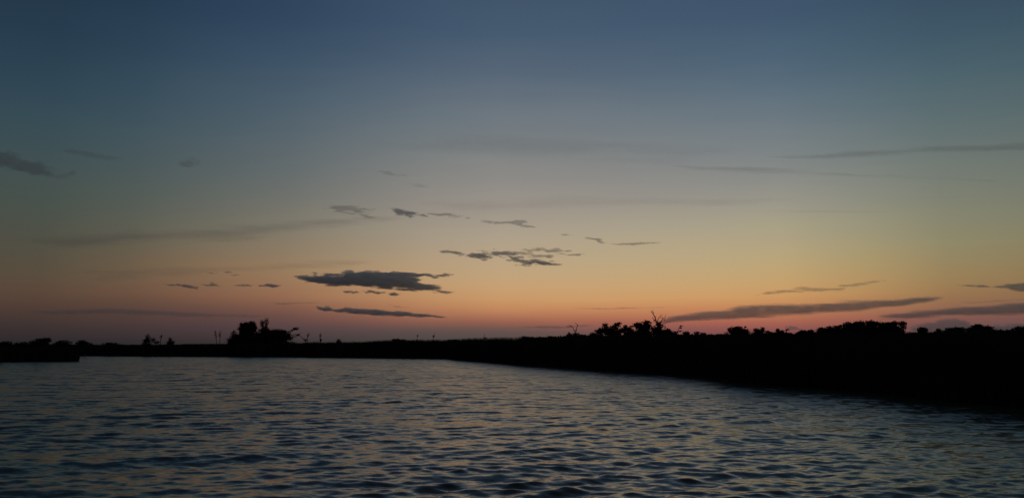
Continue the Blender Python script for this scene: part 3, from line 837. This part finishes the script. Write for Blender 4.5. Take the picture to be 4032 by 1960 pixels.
cloud('dark smoky cloud cut off by the left edge of the photo', [[(-260, 150), (-60, 160), (60, 195), (130, 240), (230, 280), (370, 345), (280, 350), (190, 325), (100, 300), (-80, 290), (-260, 250)]], .95, 8500, 18, (60, 20, .9), 41, conv=Z1, step=2.4, grow=0.35)
cloud('faint ragged tail right of the smoky cloud at the left edge', [[(330, 355), (430, 365), (560, 335), (520, 370), (420, 395), (360, 380)]], .42, 8500, 12, (44, 16, 1), 42, conv=Z1, step=2.4)
cloud('faint arched cloud high over the left skyline', [[(440, 185), (540, 165), (640, 182), (760, 215), (940, 242), (820, 250), (680, 232), (560, 208)]], .42, 8500, 15, (60, 14, .8), 43, conv=Z1, step=2.4)
cloud('tiny lone dome-shaped cloud in the upper left sky', [[(1350, 285), (1400, 245), (1435, 232), (1480, 255), (1510, 290), (1440, 298), (1380, 300)]], .5, 8500, 13, (30, 12, .7), 44, conv=Z1, step=2.0)
cloud('faint brown smear in the middle of the left sky', [[(420, 870), (620, 840), (900, 820), (1200, 800), (1000, 850), (800, 880), (560, 910)]], .16, 16000, 22, (90, 24, .8), 45, conv=Z1, step=3.2)
cloud('faint reddish smear low in the left sky', [[(640, 1150), (780, 1110), (960, 1100), (1100, 1140), (900, 1160), (760, 1170)]], .18, 16000, 20, (80, 20, .8), 46, conv=Z1, step=3.2)

cloud('thin flat cloud, leftmost of the low left row', [[(1210, 1184), (1280, 1186), (1370, 1192), (1300, 1198)]], 1.3, 13000, 5, (26, 7, .9), 51, G_LOW, conv=Z1, step=1.4)
cloud('dark wedge cloud, second of the low left row', [[(1340, 1186), (1420, 1192), (1510, 1206), (1480, 1222), (1400, 1212), (1360, 1200)]], 2.2, 13000, 6, (26, 8, .9), 52, G_LOW, conv=Z1, step=1.4)
cloud('peaked little cloud, third of the low left row', [[(1520, 1186), (1570, 1188), (1600, 1170), (1640, 1190), (1680, 1206), (1610, 1198), (1550, 1196)]], 1.5, 13000, 6, (26, 8, 1), 53, G_LOW, conv=Z1, step=1.4)
cloud('pale flat cloud, fourth of the low left row', [[(1770, 1196), (1830, 1184), (1920, 1190), (1850, 1202)]], 1.2, 13000, 6, (26, 8, 1), 54, G_LOW, conv=Z1, step=1.4)
cloud('dark lens-shaped cloud ending the low left row', [[(1950, 1198), (2040, 1184), (2130, 1194), (2060, 1208)]], 2.4, 13000, 6, (26, 8, .8), 55, G_LOW, conv=Z1, step=1.4)
cloud('tiny faint tick of cloud above the low left row', [[(1690, 1090), (1730, 1088), (1750, 1096), (1710, 1100)], [(1740, 1110), (1800, 1116), (1760, 1122)], [(1570, 1100), (1640, 1104), (1600, 1108)]], .8, 13000, 6, (26, 7, .8), 56, G_LOW, conv=Z1, step=1.4)

cloud('very long thin grey streak low over the left bank', [[(60, 1232), (200, 1224), (330, 1216), (520, 1214), (640, 1222), (800, 1232), (960, 1236), (1180, 1242), (1000, 1248), (800, 1248), (600, 1242), (400, 1236), (200, 1240)]], .7, 18000, 12, (120, 10, .6), 61, G_ST, step=2.4)
cloud('thin reddish line of cloud above the hammock', [[(1060, 1194), (1180, 1188), (1260, 1190), (1200, 1196), (1110, 1198)]], .5, 18000, 5, (60, 6, .8), 62, G_ST, step=1.8)
cloud('faint short streak under the slate streak cloud', [[(1530, 1200), (1570, 1203), (1620, 1210), (1560, 1212)]], .5, 18000, 6, (40, 7, .8), 63, G_ST, step=1.8)

cloud('long broad grey band rising right behind the tall dead tree', [[(560, 1080), (640, 1052), (760, 1030), (900, 1020), (1000, 996), (1150, 988), (1400, 980), (1650, 968), (1850, 954), (2100, 946), (2000, 966), (1860, 988), (1700, 1008), (1450, 1026), (1200, 1040), (1000, 1054), (800, 1062), (660, 1074)]],
      1.6, 16000, 18, (150, 16, .5), 71, G_ST, conv=Z3, step=2.4, grow=0.30)
cloud('grey band entering low from the right edge of the photo', [[(1800, 1050), (1980, 1022), (2150, 1006), (2350, 992), (2576, 980), (2800, 970), (2800, 1010), (2576, 1026), (2350, 1034), (2150, 1040), (1950, 1056)]],
      1.5, 16000, 18, (150, 16, .5), 72, G_ST, conv=Z3, step=2.4, grow=0.30)
cloud('thin brown streak between the two right grey bands', [[(2150, 975), (2350, 962), (2600, 946), (2600, 960), (2350, 975)]], .45, 16000, 10, (120, 12, .6), 73, G_ST, conv=Z3, step=2.4)
cloud('dark tapered cloud cut off by the right edge of the photo', [[(2200, 876), (2400, 878), (2480, 868), (2576, 862), (2760, 850), (2760, 930), (2620, 918), (2530, 908), (2440, 892), (2300, 884)]], 1.6, 15000, 10, (60, 12, .8), 74, conv=Z3, step=2.2)
cloud('wispy brown cloud of slanting strokes in the yellow right sky', [[(1040, 938), (1120, 920), (1220, 905), (1300, 892), (1420, 888), (1580, 892), (1560, 904), (1420, 910), (1300, 912), (1180, 926)], [(1540, 884), (1600, 868), (1700, 860), (1800, 848), (1740, 866), (1640, 878)]], .6, 15000, 9, (60, 8, 1.1), 75, conv=Z3, step=1.8)
cloud('pale bluish heap cloud low behind the gap in the right trees', [[(1960, 1110), (2040, 1080), (2120, 1070), (2180, 1060), (2260, 1072), (2330, 1100), (2400, 1104), (2500, 1082), (2640, 1078), (2700, 1130), (1960, 1150)]], 1.1, 20000, 14, (40, 18, .8), 76, conv=Z3, step=2.2, alb=(.97, .98, .985))
cloud('tiny pale puff of cloud showing between the right trees', [[(1250, 1112), (1290, 1098), (1330, 1110), (1350, 1125), (1260, 1125)]], 1.0, 20000, 8, (24, 9, .8), 77, conv=Z3, step=1.6, alb=(.97, .98, .985))
cloud('thin grey line of cloud behind the forked dead tree', [[(2040, 1290), (2120, 1284), (2240, 1284), (2350, 1274), (2340, 1280), (2240, 1292), (2120, 1292)]], .6, 18000, 7, (80, 7, .8), 78, G_ST, step=1.8)
cloud('thin dark line of cloud left above the tallest dead tree', [[(2260, 1214), (2400, 1212), (2480, 1210), (2660, 1206), (2600, 1212), (2480, 1216), (2380, 1218)]], .4, 18000, 5, (80, 6, .8), 79, G_ST, step=1.8)

G_VEIL = 'broad soft veils of haze in the middle sky'
cloud('broad soft grey veil across the mid left sky', [[(150, 940), (500, 900), (900, 880), (1300, 850), (1700, 830), (1500, 870), (1150, 920), (800, 950), (450, 975), (200, 980)]], .34, 17000, 60, (420, 34, .7), 91, G_VEIL, step=4)
cloud('soft warm veil just over the low left row of clouds', [[(350, 1070), (800, 1050), (1150, 1035), (1500, 1020), (1400, 1045), (1100, 1066), (700, 1085)]], .18, 17000, 26, (200, 18, .7), 92, G_VEIL, step=4)
cloud('soft mauve veil high over the middle of the photo', [[(1500, 560), (1900, 530), (2400, 560), (2900, 590), (2700, 640), (2200, 620), (1700, 600)]], .16, 17000, 60, (420, 40, .7), 93, G_VEIL, step=5)
cloud('soft pale veil below the mauve one, right of the middle', [[(1700, 800), (2200, 770), (2700, 790), (3100, 780), (2800, 820), (2300, 830), (1900, 840)]], .14, 17000, 50, (400, 30, .7), 94, G_VEIL, step=5)

G_CIR = 'faint high cirrus streaks across the right sky'
cloud('upper faint cirrus streak fading into the right edge', [[(1000, 165), (1250, 158), (1500, 146), (1800, 128), (2150, 105), (2700, 85), (2700, 125), (2150, 140), (1800, 158), (1500, 175), (1250, 176)]], .36, 15000, 20, (220, 18, .6), 81, G_CIR, conv=Z3, step=4)
cloud('lower faint cirrus streak sloping down to the right', [[(600, 205), (900, 215), (1300, 228), (1500, 245), (1750, 260), (2050, 268), (2400, 300), (2050, 292), (1700, 284), (1400, 262), (1000, 248), (700, 240)]], .32, 15000, 20, (220, 18, .6), 82, G_CIR, conv=Z3, step=4)
cloud('thinnest cirrus line in the middle of the right sky', [[(950, 468), (1300, 462), (1700, 466), (2300, 488), (1800, 476), (1300, 474)]], .10, 15000, 8, (150, 10, .6), 83, G_CIR, conv=Z3, step=4)
print('verts', sum(len(o.data.vertices) for o in COL.objects if o.type == 'MESH'), 'polys', sum(len(o.data.polygons) for o in COL.objects if o.type == 'MESH'))
